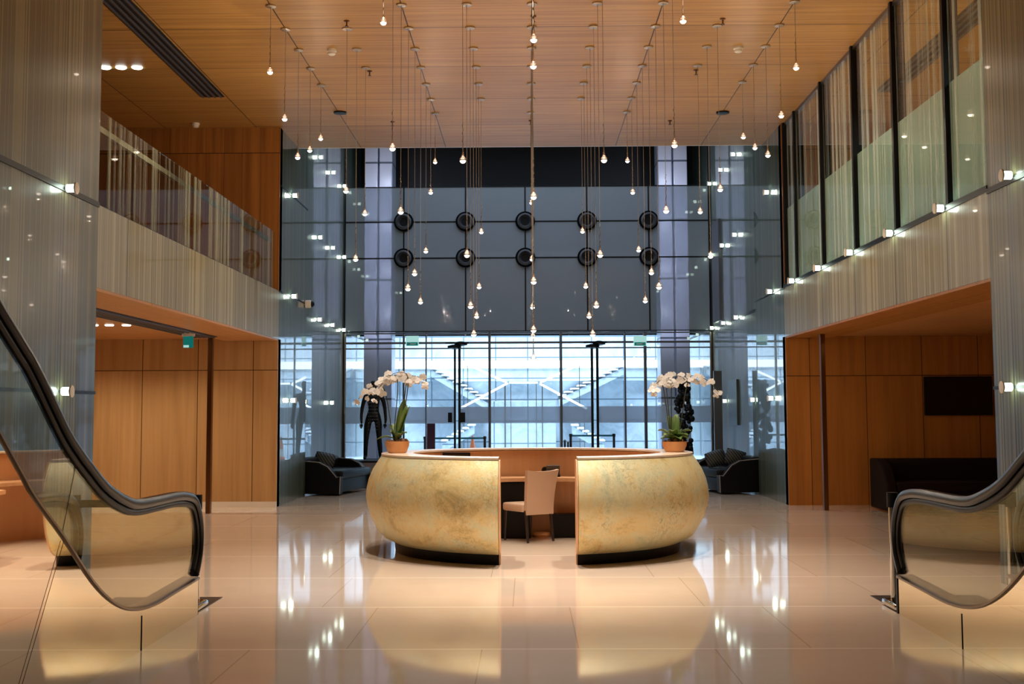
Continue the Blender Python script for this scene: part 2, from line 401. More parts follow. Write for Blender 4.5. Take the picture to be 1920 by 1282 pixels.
struct(bx('wall_right_light_stop', M['wood_right'], XR+.5, YR0-1.2, 0, 9.8, YR0-1.0, ZC))  # likewise added out of view, shuts world light off from the right corridor
# reveal of the right opening and its wooden head lining
struct(bx('trim_2', M['wood_right'], XR+.005, YR0, ZF0-.03, XR+.75, YO1-.03, ZF0-.001))
struct(bx('trim_3', M['soffit'], XL-.9, YL0, ZF0-.03, XL-.005, YO1-.03, ZF0-.001))
# dark shadow joints along the sconce lines
def joint(k, x, y0, y1, z, side, t=.035):
    struct(bx('trim_%d' % k, M['black'], x if side > 0 else x-.012, y0, z-t/2, x+.012 if side > 0 else x, y1, z+t/2))
k = 4
for (x, y0, y1, z, sd, t) in ((XL, -8, YL0, ZF1, 1, .05), (XL, 4, YL0, 1.77, 1, .03), (XL, YO1, YE, ZF1, 1, .03), (XL, YO1, YE, 5.4, 1, .02),
                         (XR, -8, YR0, ZF1, -1, .05), (XR, 4, YR0, 1.77, -1, .03), (XR, YO1, YE, ZF1, -1, .02), (XR, YR0, YO1, ZF1+.03, -1, .06),
                         (-XF, YE, 38, ZF1-.03, 1, .05), (XF, YE, 38, ZF1-.03, -1, .05)):
    joint(k, x, y0, y1, z, sd, t); k += 1
# dark slot grilles in the ceilings
def grille(name, x0, x1, y0, y1, z, label, n=4):
    o = empty(name, ((x0+x1)/2, (y0+y1)/2, z)); b = MB().box(-(x1-x0)/2, -(y1-y0)/2, -.012, (x1-x0)/2, (y1-y0)/2, -.001).build('frame', M['black'], o)
    for i in range(n):
        xx = (x1-x0)*((i+.5)/n-.5); MB().box(xx-.012, -(y1-y0)/2+.02, -.03, xx+.012, (y1-y0)/2-.02, -.012).build('slat', M['slate'], o)
    return tag(o, label, 'air grille')
grille('air_grille', -4.98, -4.62, 6, 18.4, ZC, 'long black slotted air grille in the wooden ceiling over the left balcony')
grille('air_grille', 5.3, 5.66, 8, 18.4, ZC, 'long dark slotted air grille in the ceiling behind the right-hand windows')
g_ = grille('air_grille', -5.25, -4.88, 13.4, 19.2, ZF0-.03, 'brown slotted track grille in the wooden ceiling of the left corridor', 5)
for sgn, x, y in ((-1, -4.99, 19.25), (1, 4.66, 19.45)):
    o = MB().box(-.035, -.05, 0, .035, .05, ZF0-.031).build('partition_pole', M['bronze'], None, loc=(x, y, 0))
    tag(o, 'slim dark bronze partition pole in the %s corridor opening' % ('left' if sgn < 0 else 'right'), 'pole')

# ---------------------------------------------------------------- glass front and grey upper wall
kw = 1
grey = MB().box(-4.6, YP, 3.56, 4.6, YP+.03, 7.2).build('wall_back', M['grey'])
struct(grey)
def vx(px, yy, py=480): return hit(px, py, 'y', yy).x
jx = [vx(p, YP) for p in (757, 873, 985, 1101, 1217)]
for x in jx: struct(bx('trim_%d' % k, M['black'], x-.018, YP-.006, 3.56, x+.018, YP-.001, 7.2)); k += 1
for z in (hit(985, 415, 'y', YP).z, hit(985, 483, 'y', YP).z):
    struct(bx('trim_%d' % k, M['black'], -4.6, YP-.008, z-.018, 4.6, YP-.002, z+.018)); k += 1
for z in (3.55, 7.2):
    struct(bx('trim_%d' % k, M['black'], -4.6, YP-.01, z-.012, 4.6, YP+.04, z+.012)); k += 1
for x in (-4.59, 4.57):
    struct(bx('trim_%d' % k, M['black'], x-.02, YP-.02, 0, x+.03, YP+.04, ZU)); k += 1
struct(bx('wall_back_void', M['dark'], -7, 33.6, 3.62, 7, 33.8, 12))
struct(bx('wall_back_void_side', M['dark'], -7, 31, 8.99, 7, 33.7, 9.1))
for i, z in enumerate((hit(985, 415, 'y', YP).z, hit(985, 483, 'y', YP).z)):
    for j, x in enumerate(jx):
        o = empty('air_nozzle', (x, YP-.01, z))
        MB().lathe([(.19, -.02), (.245, -.06), (.25, -.01), (.19, .0)], 32, axis='y', cap=False).build('outer_ring', M['black'], o, True)
        MB().lathe([(.20, 0), (.20, -.10), (.155, -.14), (.13, -.05), (.10, .0)], 32, axis='y', cap=False).build('cone', M['slate'], o, True)
        MB().lathe([(.001, -.01), (.12, -.01), (.12, 0), (.001, 0)], 24, axis='y', cap=False).build('throat', M['black'], o)
        tag(o, 'round black air nozzle on the grey wall, %s, %s row' % (('leftmost', 'second from left', 'middle one', 'second from right', 'rightmost')[j], ('upper', 'lower')[i]), 'air nozzle', 'air nozzles on the grey wall')
# pale columns behind the glass
for px0, px1, nm in ((683, 735, 'left'), (1236, 1291, 'right')):
    x0, x1 = vx(px0, 32), vx(px1, 32)
    o = MB().box(x0, 32, 0, (x0+x1)/2-.02, 32.9, 11, bev=.03).box((x0+x1)/2+.02, 32, 0, x1, 32.9, 11, bev=.03).build('pale_column', M['column'])
    tag(o, 'tall pale column behind the glass at the %s end of the doors' % nm, 'column')
for px in (709, 1263):      # added lamps without fittings, brighten the column faces
    for zz in (4.2, 5.4, 6.6, 7.8):
        spot('column_fill_spot', (vx(px, 30.9), 30.8, zz), 48 if zz < 7 else 14, (.80, .84, 1), 110, .8, .03, (math.radians(90), 0, 0))
# storefront panes between mullions
ms = [-4.56, vx(757, YP, 700), vx(799, YP, 700), vx(853, YP, 700), vx(861.5, YP, 700), vx(918, YP, 700), vx(1052, YP, 700), vx(1110, YP, 700), vx(1120, YP, 700), vx(1172, YP, 700), vx(1210, YP, 700), 4.56]
wn = 1
for i, (a, b) in enumerate(zip(ms, ms[1:])):
    if b-a < .2: continue
    fr = empty('window_%d' % wn, ((a+b)/2, YP, 0)); struct(fr); wn += 1; hw = (b-a)/2
    MB().box(-hw+.02, 0, .04, hw-.02, .015, 3.52).build('pane', M['store_glass'], fr)
    zb0, zb1 = hit(985, 793, 'y', YP).z, hit(985, 762, 'y', YP).z
    MB().box(-hw+.02, -.004, zb0, hw-.02, -.001, zb1).build('frosted_band', M['band'], fr)
wts = [.03, .045, .03, .05, .06, .06, .06, .06, .06, .04, .07, .03]
mm = ['steel', 'slate', 'slate', 'black', 'black', 'slate', 'slate', 'black', 'black', 'slate', 'slate', 'steel']
for x, wd, mt in zip(ms, wts, mm):
    top = 3.18 if mt == 'black' else 3.5
    struct(bx('trim_%d' % k, M[mt], x-wd/2, YP-.05, 0, x+wd/2, YP+.06, top)); k += 1
z1 = hit(985, 642, 'y', YP).z
for z, t in ((z1, .05), (z1-.14, .03), (3.50, .03), (.03, .06)):
    struct(bx('trim_%d' % k, M['slate'], -4.56, YP-.04, z-t/2, 4.56, YP+.05, z+t/2)); k += 1
for px, nm in ((857, 'left'), (1115, 'right')):
    x = vx(px, YP, 650)
    o = empty('door_pivot', (x, YP-.12, z1-.05))
    MB().lathe([(.05, -.12), (.17, -.09), (.17, -.03), (.05, 0)], 20, (-.06, 0, 0)).build('pad', M['black'], o, True)
    MB().lathe([(.05, -.04), (.16, -.01), (.16, .05), (.05, .08)], 20, (.10, 0, 0)).build('pad', M['black'], o, True)
    MB().box(-.28, -.03, .02, .30, .03, .06).build('arm', M['black'], o)
    tag(o, 'black pivot fitting over the %s glass doors' % nm, 'door fitting')
for px, nm in ((848, 'left'), (862, 'right')):
    x = vx(px, YP, 775); z = hit(850, 783, 'y', YP).z
    o = MB().box(-.10 if nm == 'left' else -.0, -.03, -.11, .0 if nm == 'left' else .14, 0, .13, bev=.005).build('door_lock_box', M['black'], None, loc=(x, YP-.06, z))
    tag(o, 'black lock box on the %s leaf of the left glass doors' % nm, 'lock box')
for px, arrow, nm in ((773, -1, 'left'), (1200, 1, 'right')):
    yy = YP-.06; x = vx(px, yy, 640); z = hit(px, 646, 'y', yy).z; o = empty('exit_sign', (x, yy, z))
    MB().box(-.16, -.01, -.03, .16, .01, .22).build('plate', M['signlit'], o)
    MB().box(-.14, -.014, -.025, .14, -.011, .06).build('green_band', M['signgreen'], o)
    a = arrow
    MB().box(-.09, -.018, .008, .09, -.015, .028).prism([(a*.10, -.018, .018), (a*.05, -.018, .045), (a*.05, -.018, -.009)], (0, .003, 0)).build('arrow', M['white'], o)
    MB().box(-.1, .01, .05, .1, .06, .12).build('bracket', M['steel'], o)
    tag(o, 'green exit sign with an arrow pointing %s above the glass doors' % nm, 'exit sign')
x, y = -5.0, 18.0
o = empty('exit_sign', (x, y, ZF0-.03)); MB().box(-.075, -.005, -.24, .075, .005, -.07).build('plate', M['signgreen'], o)
MB().box(-.09, -.03, -.07, .09, .03, 0).build('housing', M['white'], o); MB().box(-.07, -.008, -.235, .01, -.005, -.20).build('lit_mark', M['signlit'], o)
tag(o, 'small green exit sign hanging under the left corridor ceiling', 'exit sign')

# ---------------------------------------------------------------- sunken court outside
YC = 40.0
def cp(px, py, y=YC): return hit(px, py, 'y', y)
struct(bx('wall_court', M['court'], -9, YC+2.2, 0, 9, YC+2.5, 9))
struct(bx('floor_court', M['court'], -9, 31.2, .0, 9, 42.2, .02))
pz = cp(960, 680).z
o = empty('court_parapet', (0, YC+1.9, 0)); MB().box(-9, 0, pz-.55, 9, .25, pz-.12).build('beam', M['court'], o); MB().box(-9, -.06, pz-.10, 9, .18, pz+.14).build('light_strip', M['led'], o)
tag(o, 'long white lit parapet band across the court wall outside', 'parapet')
LZ = cp(985, 717).z
def flight(name, p0, p1, n, y0, y1, label, grp=None):
    a, b = cp(*p0), cp(*p1); o = empty(name, (a.x, y0, 0))
    for i in range(n):
        xa = (b.x-a.x)*i/n; xb = (b.x-a.x)*(i+1)/n; z = a.z+(b.z-a.z)*(i+.5)/n
        MB().box(min(xa, xb)-.03, 0, z-.05, max(xa, xb)+.03, y1-y0, z).build('tread', M['court_white'], o)
    pr = [(0, .04, a.z-.30), (0, .04, a.z-.06), (b.x-a.x, .04, b.z-.06), (b.x-a.x, .04, b.z-.30)]
    MB().prism([Vector(q)-Vector((0, 0, (a.z-b.z)/n*.5)) for q in pr], (0, y1-y0-.1, 0)).build('string', M['court'], o)
    tag(o, label, 'staircase', grp); return o
flight('court_stair', (803, 684), (912, 748), 10, YC+1.1, YC+2.17, 'upper left white stone stair flight in the court outside')
flight('court_stair', (1174, 680), (1050, 741), 10, YC+1.1, YC+2.17, 'upper right white stone stair flight in the court outside')
flight('court_stair', (890, 792), (832, 826), 6, YC-.8, YC+.2, 'lower left white stone stair flight in the court outside')
flight('court_stair', (1072, 792), (1130, 826), 6, YC-.8, YC+.2, 'lower right white stone stair flight in the court outside')
a, b = cp(918, 752), cp(1042, 752)
o = MB().box(a.x, 0, 0, b.x, 1.6, a.z-.0, bev=.01).build('stair_landing', M['court_white'], None, loc=(0, YC+.1, 0)); o.data.materials.clear(); o.data.materials.append(M['court'])
tag(o, 'pale stone landing block between the stair flights outside', 'landing')
def led(pts, label, r=.035):
    P = [cp(*p) for p in pts]; o = empty('lit_handrail', (P[0].x, YC, .02)); b0 = Vector(o.location); MB().tube([p-b0 for p in P], r, 8).build('rail', M['led'], o)
    for p in (P[0].lerp(P[1], .05), P[0].lerp(P[1], .95)): MB().tube([(p.x-b0.x, 0, 0), (p.x-b0.x, 0, p.z-b0.z-.03)], .012, 6).build('post', M['steel'], o)
    tag(o, label, 'handrail', 'lit handrails in the court'); return o
led([(955, 717), (1008, 717)], 'short lit white handrail over the central landing outside')
led([(873, 681), (950, 717)], 'lit white handrail rising to the upper left from the landing outside')
led([(1090, 681), (1013, 717)], 'lit white handrail rising to the upper right from the landing outside')
led([(952, 718), (862, 766)], 'lit white handrail falling to the lower left from the landing outside')
led([(1012, 719), (1100, 766)], 'lit white handrail falling to the lower right from the landing outside')
def barrier(x0, x1, y, h, label):
    o = empty('belt_barrier', ((x0+x1)/2, y, .02)); hw = (x1-x0)/2
    for s_ in (-1, 1):
        MB().lathe([(.16, 0), (.16, .015), (.04, .03), (.035, .05), (.035, h), (.045, h+.02), (.045, h+.08), (.02, h+.09)], 16, (s_*hw, 0, 0)).build('post', M['black'], o, True)
    MB().box(-hw, -.004, h+.01, hw, .004, h+.06).build('belt', M['teal'], o); return tag(o, label, 'barrier')
y = 33.0
a = hit(797, 822, 'y', y); b = hit(909, 822, 'y', y); barrier(a.x, b.x, y, a.z-.05, 'belt barrier with teal ribbon beside the traffic cone outside')
a = hit(1070, 817, 'y', y); b = hit(1151, 817, 'y', y); barrier(a.x, b.x, y, a.z-.05, 'dark belt barrier outside the right-hand doors')
for j, px in enumerate((1053, 1059, 1065)):
    a = hit(px, 824+j*3, 'y', y+.6)
    o = MB().lathe([(.042, 0), (.042, .015), (.03, .03), (.03, a.z-.02), (.04, a.z), (.01, a.z+.03)], 14).build('queue_post', M['black'], None, True, loc=(a.x, y+.6, .02))
    tag(o, 'black queue post outside, %s of three beside the middle mullion' % ('left', 'middle', 'right')[j], 'queue post', 'queue posts outside')
a = hit(886, 818, 'y', 34); o = empty('traffic_cone', (a.x, 34, .02))
MB().box(-.18, -.18, 0, .18, .18, .04).build('base', M['cone'], o); zt = a.z
MB().lathe([(.14, .04), (.105, zt*.35)], 18, cap=False).build('lower_cone', M['cone'], o, True); MB().lathe([(.105, zt*.35), (.075, zt*.6)], 18, cap=False).build('white_band', M['white'], o, True)
MB().lathe([(.075, zt*.6), (.02, zt)], 18).build('upper_cone', M['cone'], o, True)
tag(o, 'orange and white traffic cone behind the left glass doors', 'traffic cone')
a = hit(806, 793, 'y', 32.6); o = MB().box(-.10, 0, 0, .14, .05, 1.22, bev=.02).build('maroon_panel', M['maroon'], None, loc=(a.x, 32.6, .02)); tag(o, 'narrow dark maroon upright panel outside, left of the doors', 'panel')

# ---------------------------------------------------------------- wall sconces
def sconce_proto(sd):
    o = empty('wall_sconce')
    MB().lathe([(.018, 0), (.018, .03)], 16, axis='x').build('stem', M['chrome'], o, True)
    MB().lathe([(.030, .028), (.036, .034), (.036, .100), (.030, .106)], 20, axis='x').build('glowing_glass', M['sconce'], o, True)
    MB().lathe([(.036, .106), (.055, .108), (.055, .122), (.036, .126)], 24, axis='x').build('end_cap', M['white'], o, True)
    return o
sc0 = sconce_proto(1); first = True
def sconce(x, y, z, side, label):
    global first
    o = sc0 if first else copy_tree(sc0); first = False
    o.location = (x, y, z); o.rotation_euler.z = 0 if side > 0 else PI; tag(o, label, 'wall light', 'glowing wall sconces'); return o
lv = {ZF1: 'middle', 1.77: 'lowest', 5.4: 'upper', 7.16: 'topmost', 3.57: 'middle'}
sconce(XL, 10.9, ZF1, 1, 'glowing wall sconce on the upper joint of the near left glass wall')
sconce(XL, 10.9, 1.77, 1, 'glowing wall sconce low on the near left wall, beside the escalator handrail')
sconce(XL, 21.5, 5.4, 1, 'upper glowing sconce at the corner beside the brown balcony wall')
sconce(XL, 21.5, ZF1, 1, 'glowing sconce beside the dome camera at the end of the left fascia')
sconce(XL, 21.5, 1.77, 1, 'low glowing sconce on the left wall between corridor and black sofa')
names = ['nearest', 'second nearest', 'third nearest', 'fourth nearest', 'fifth nearest', 'sixth nearest', 'furthest']
for i in range(7):
    sconce(XR, 10.74+1.777*i, ZF1+.03, -1, 'glowing sconce under the right-hand gallery windows, %s of that line' % names[i])
sconce(XR, 10.9, 1.77, -1, 'glowing sconce low on the near right wall above the escalator')
sconce(XR, 21.5, 5.4, -1, 'upper glowing sconce on the right wall just past the last gallery window')
sconce(XR, 21.5, 1.77, -1, 'low glowing sconce on the right wall beside the orange corridor wood')
for sd, nm in ((-1, 'left'), (1, 'right')):
    for z, zn in ((3.57, 'lower'), (5.38, 'middle'), (7.16, 'topmost')):
        for j, y in enumerate((26.65, 28.4, 30.15)):
            sconce(sd*XF, y, z, -sd, 'glowing sconce on the recessed %s wall by the grey panels, %s row, %s one' % (nm, zn, ('nearest', 'middle', 'furthest')[j]))
    for j, y in enumerate((24.9, 28.4)):
        sconce(sd*XF, y, 1.77, -sd, 'glowing sconce low on the recessed %s wall above the sofa, %s one' % (nm, ('nearer', 'further')[j]))

# ---------------------------------------------------------------- left balcony balustrade and right gallery windows
o = empty('balcony_balustrade', (XL-.06, YL0, ZF1)); ye = YO1-YL0
yb = [0, 1.7, 3.477, 5.254, 7.03, ye-.05]
for a, b in zip(yb, yb[1:]):
    MB().box(-.012, a+.008, .0, .0, b-.008, .98).build('glass_panel', M['rail_glass'], o)
MB().box(-.06, 0, .78, -.02, ye-.3, .84).build('handrail', M['steel'], o)
MB().box(-.04, 0, -.02, .03, ye, .02).build('base_channel', M['black'], o)
tag(o, 'striped glass balustrade along the edge of the left balcony', 'balustrade')
ml = [YR0] + [12.52+1.777*i for i in range(5)] + [20.45]
for i, (a, b) in enumerate(zip(ml, ml[1:])):
    fr = empty('window_%d' % wn, (XR+.05, a, ZF1)); struct(fr); wn += 1; hh = ZC-ZF1
    MB().box(0, .03, .05, .012, b-a-.03, hh-.03).build('pane', M['win_glass'], fr)
    MB().box(.014, .05, .05, .017, b-a-.05, 1.33).build('frosted_film', M['film'], fr)
    MB().box(-.04, b-a-.04, 0, .12, b-a+.03, hh).build('mullion', M['black'], fr)
    MB().box(-.01, 0, hh-.05, .06, b-a, hh).box(-.01, 0, 0, .06, b-a, .05).build('rail', M['steel'], fr)

# ---------------------------------------------------------------- pendants
HC = ZC-CAMH
GX = lambda kk: .075+.776*kk
GY = lambda j: hit(1000, 50, 'z', ZC).y+.889*j
def lamp_proto():
    o = empty('pendant_lamp')
    MB().lathe([(.001, .035), (.014, .045), (.006, .12), (.004, .30)][::1], 10, cap=False).build('neck', M['drop'], o, True)
    prof = [(.002, -.040), (.018, -.036), (.031, -.024), (.038, -.005), (.035, .014), (.025, .030), (.013, .048), (.006, .075)]
    MB().lathe(prof, 18).build('glass_drop', M['drop'], o, True)
    MB().lathe([(.002, -.037), (.017, -.033), (.028, -.022), (.033, -.010), (.002, -.008)], 16).build('bulb', M['bulb'], o, True)
    tw = [(.006*math.cos(t*1.3), .006*math.sin(t*1.3), .08+t*.018) for t in range(20)]
    MB().tube(tw, .003, 5).build('twisted_wire', M['chrome'], o, True)
    return o
pl0 = lamp_proto()
ROWN = {0: 'centre row', 1: 'row just right of centre', -1: 'row just left of centre', 2: 'second row right of centre', -2: 'second row left of centre', 3: 'short third row on the right', -3: 'short third row on the left', 4: 'outer row on the right', -4: 'outer row on the left'}
ORD = ['nearest', 'second nearest', 'third nearest', 'fourth nearest', 'fifth nearest', 'sixth nearest', 'seventh nearest', 'eighth nearest', 'ninth nearest', 'tenth nearest']
PY = {0: (-4, [77, 127, 372, 531, 622, 676, 634, 579, 489, 383]),
      1: (-2, [303, 481, 576, 630, 596, 540, 437]), -1: (-2, [304, 481, 577, 630, 596, 541, 438]),
      2: (-3, [42, 275, 398, 541, 514, 567, 472, 364, 305]), -2: (-3, [45, 281, 400, 544, 516, 569, 474, 364, 307]),
      3: (0, [358, 483, 400]), -3: (0, [361, 489, 404]), 4: (-1, [130, 220, 294, 280, 260]), -4: (-1, [138, 226, 298, 285, 263])}
OUT = []
for kk, (j0, ys) in PY.items():
    for i, py in enumerate(ys):
        x, y = GX(kk), GY(j0+i)
        d = (proj((x, y, 4))[0])
        z = hit(d, py-4, 'y', y).z
        o = copy_tree(pl0)
        o.location = (x, y, z); OUT.append((kk, j0+i, tuple(round(q) for q in proj((x, y, z)))))
        MB().tube([(0, 0, .08), (0, 0, ZC-z-.01)], .0032, 6).build('cord', M['cord'], o)
        MB().lathe([(.052, ZC-z-.022), (.062, ZC-z-.016), (.062, ZC-z-.001)], 24).build('ceiling_rose', M['rose'], o, True)
        l = bpy.data.lights.new('lamp_light', 'POINT'); l.energy = 5.5; l.color = (1, .80, .58); l.shadow_soft_size = 0
        lo = bpy.data.objects.new('lamp_light', l); C.objects.link(lo); lo.parent = o; lo.location = (0, 0, -.085)
        tag(o, 'glass teardrop pendant lamp, %s in the %s' % (ORD[i], ROWN[kk]), 'pendant lamp', 'glass teardrop pendants hanging from the wooden ceiling')
print('PEND', OUT)
for o in list(pl0.children)+[pl0]: bpy.data.objects.remove(o)
# small fittings on the ceiling
def ceil_obj(name, prof, px, py, mat, label, cat, z=ZC, n=20, group=None):
    p = hit(px, py, 'z', z); o = MB().lathe(prof, n).build(name, mat, None, True, loc=(p.x, p.y, z)); return tag(o, label, cat, group)
sm = [(.035, -.075), (.05, -.065), (.05, -.035), (.065, -.03), (.065, 0)]
ceil_obj('smoke_detector', sm, 622, 93, M['white'], 'round white smoke detector on the left part of the ceiling', 'smoke detector')
ceil_obj('smoke_detector', sm, 1384, 88, M['white'], 'round white smoke detector on the right part of the ceiling', 'smoke detector')
ceil_obj('smoke_detector', sm, 367, 231, M['white'], 'white detector on the ceiling before the dark balcony wall', 'smoke detector')
sp = [(.025, -.075), (.025, -.068), (.010, -.062), (.010, -.02), (.036, -.01), (.036, 0)]
for px, py, lb in ((650, 39, 'front left by the nearer ceiling joint'), (693, 133, 'left, behind the smoke detector'), (736, 228, 'left, nearest the grey wall'), (1355, 35, 'front right, above the right smoke detector'), (1305, 131, 'right, below the right smoke detector'), (1256, 226, 'right, nearest the grey wall'), (1000, 30, 'in the middle among the front pendant cords'), (995, 226, 'in the middle, nearest the grey wall')):
    ceil_obj('sprinkler', sp, px, py, M['bronze'], 'small bronze sprinkler head in the ceiling, %s' % lb, 'sprinkler', n=12, group='sprinkler heads in the wooden ceiling')
for px, lb in ((638, 'left'), (1355, 'right')):
    ceil_obj('ceiling_speaker', [(.04, -.03), (.105, -.025), (.11, 0)], px, 210, M['black'], 'flat dark round ceiling speaker over the %s outer ceiling joint' % lb, 'ceiling speaker')
for i, px in enumerate((198, 227, 257)):
    ceil_obj('downlight', [(.06, -.02), (.075, -.01), (.075, 0)], px, 126, M['down'], 'bright recessed downlight over the left balcony, %s of three' % ('left', 'middle', 'right')[i], 'downlight')
for i, px in enumerate((176, 205, 237)):
    ceil_obj('downlight', [(.05, -.015), (.06, -.008), (.06, 0)], px, 609, M['downw'], 'warm recessed downlight in the left corridor ceiling, %s of three' % ('left', 'middle', 'right')[i], 'downlight', z=ZF0)
p = Vector((XL, 23.0, 3.52)); p = hit(572, 570, 'x', XL)
o = empty('dome_camera', (XL, p.y, p.z)); MB().lathe([(.05, 0), (.075, .01), (.075, .10), (.06, .12)], 20, axis='x').build('housing', M['white'], o, True)
MB().sphere((.12, 0, 0), .06, 16).build('dome', M['black'], o, True); tag(o, 'white security camera with black dome on the left glass wall', 'security camera')

# ---------------------------------------------------------------- reception desk
DC = Vector((CX, 14.33, 0)); A0, B0, GAP = 1.79, 1.79, .405
desk = empty('reception_desk', DC)
def ring(off, z, n=96, side=0):
    a, b = A0+off, B0+off; ph = math.asin(GAP/a); out = []
    for i in range(n+1):
        t = ph+(2*PI-2*ph)*i/n; out.append(Vector((a*math.sin(t), -b*math.cos(t), z)))
    return out
def loft(rings, name, mat, smooth=True, closed=False, ends=True):
    mb = MB(); V = [[mb.b.verts.new(p) for p in r] for r in rings]
    prs = list(zip(V, V[1:])) + ([(V[-1], V[0])] if closed else [])
    for A, B in prs:
        for i in range(len(A)-1): mb.b.faces.new((A[i], A[i+1], B[i+1], B[i]))
    if closed and ends: mb.b.faces.new([r[0] for r in V]); mb.b.faces.new([r[-1] for r in V][::-1])
    return mb.build(name, mat, desk, smooth)
prof = [(-.02, 1.080), (.0, 1.076), (.045, 1.01), (.10, .925), (.145, .82), (.17, .716), (.178, .61), (.157, .50), (.125, .40), (.08, .31), (.03, .225), (-.03, .165), (-.15, .107)]
loft([ring(o_, z_) for o_, z_ in prof], 'gold_shell', M['gold'])
loft([ring(.004, 1.080), ring(.004, 1.10), ring(-.36, 1.10), ring(-.36, 1.080)], 'counter_top', M['desk_top'], False, True)
loft([ring(-.30, 1.07), ring(-.30, 0), ring(-.26, 0), ring(-.26, 1.07)], 'inner_panel', M['desk_wood'], False, True)
loft([ring(-.31, .70), ring(-.31, .745), ring(-.75, .745), ring(-.75, .70)], 'worktop', M['desk_wood'], False, True)
loft([ring(-.15, .107), ring(-.16, 0), ring(-.25, 0), ring(-.25, .107)], 'kick_base', M['black'], False, True)
for s_, nm in ((0, 'end_panel'), (-1, 'end_panel')):
    pts = [Vector(ring(o_, z_)[s_]) for o_, z_ in prof[1:]] + [Vector(ring(-.19, .107)[s_]), Vector(ring(-.19, 0)[s_]), Vector(ring(-.30, 0)[s_]), Vector(ring(-.30, 1.07)[s_])]
    sx = -1 if pts[0].x > 0 else 1
    for q in pts: q.x = (GAP-.004)*(1 if pts[0].x > 0 else -1)
    MB().prism(pts, (sx*.014, 0, 0)).build(nm, M['desk_wood'], desk)
tag(desk, 'round reception desk with bulging gold leaf shell and wooden inside', 'reception desk')
def ib(name, mat, x0, x1, y0, y1, z0, z1, label, cat, bev=.01):
    o = MB().box(-(x1-x0)/2, -(y1-y0)/2, 0, (x1-x0)/2, (y1-y0)/2, z1-z0, bev=bev).build(name, mat, None, loc=((x0+x1)/2, (y0+y1)/2, z0)); return tag(o, label, cat)
ib('drawer_pedestal', M['black'], -.40, .02, 15.36, 15.70, 0, .69, 'black drawer unit under the worktop behind the beige chair', 'drawer unit')
ib('drawer_pedestal', M['black'], .30, .62, 15.42, 15.66, 0, .29, 'low black box under the worktop right of the beige chair', 'box')
o = MB().lathe([(.11, 0), (.12, .03), (.11, .05)], 24).build('waste_bin_foot', M['pot'], None, True, loc=(.16, 15.58, 0)); tag(o, 'round reddish brown base on the floor under the desk', 'bin')
# chair
ch = empty('desk_chair', (.10, 15.0, 0), math.radians(36))
MB().box(-.22, -.02, .36, .22, .42, .46, bev=.035).build('seat', M['chair'], ch, True)
mb = MB(); V = []
for i in range(9):
    t = i/8; z = .33+t*.52; hw = .20+.035*t**2; yb_ = -.02-.10*t**1.6; row = []
    for jx_ in range(9):
        u = jx_/8*2-1; yy = yb_-.03*u*u*-1*t; row.append((u*hw, yy, z+.018*t*abs(u)**3-(0 if i < 8 else 0)))
    V.append(row)
fr_ = [[mb.b.verts.new(q) for q in r] for r in V]; bk_ = [[mb.b.verts.new((q[0], q[1]-.055, q[2])) for q in r] for r in V]
for G in (fr_, bk_):
    for i in range(8):
        for j in range(8): mb.b.faces.new((G[i][j], G[i][j+1], G[i+1][j+1], G[i+1][j]))
for i in range(8):
    for j in (0, 8): mb.b.faces.new((fr_[i][j], fr_[i+1][j], bk_[i+1][j], bk_[i][j]))
for j in range(8):
    for i in (0, 8): mb.b.faces.new((fr_[i][j], fr_[i][j+1], bk_[i][j+1], bk_[i][j]))
mb.build('backrest', M['chair'], ch, True)
for sx, sy in ((-1, -.03), (1, -.03), (-1, .38), (1, .38)):
    MB().tube([(sx*.185, sy, .38), (sx*.19, sy-(.05 if sy < 0 else -.02), 0)], [.024, .015], 8).build('leg', M['chair_leg'], ch, True)
tag(ch, 'beige leather chair with dark legs in the desk opening', 'chair')
# phone, monitor
ph = empty('desk_phone', hit(1037, 880, 'y', 15.6)); ph.location.z = .748; ph.location.y = 15.6
MB().box(-.09, -.08, 0, .09, .09, .03, bev=.008).build('base', M['black'], ph)
MB().box(-.085, -.01, .0, .085, .01, .13, bev=.006, mat=Matrix.Translation((0, .03, .025)) @ Matrix.Rotation(math.radians(25), 4, 'X')).build('keypad', M['slate'], ph)
MB().lathe([(.035, -.02), (.045, 0), (.035, .02)], 16, (-.10, .03, .08), axis='y').build('handset', M['rubber'], ph, True)
tag(ph, 'black desk phone standing on the worktop beside the chair', 'telephone')
mo = empty('computer_monitor', hit(856, 870, 'y', 15.1)); mo.location.z = .748
MB().box(-.12, -.06, 0, .12, .06, .012).build('foot', M['black'], mo); MB().box(-.02, -.01, .012, .02, .01, .2).build('stand', M['black'], mo)
MB().box(-.17, -.02, .12, .17, .01, .325, bev=.008).build('display', M['black'], mo); MB().box(-.155, -.024, .135, .155, -.021, .31).build('screen', M['screen'], mo)
tag(mo, 'black computer monitor peeking over the left counter', 'monitor')

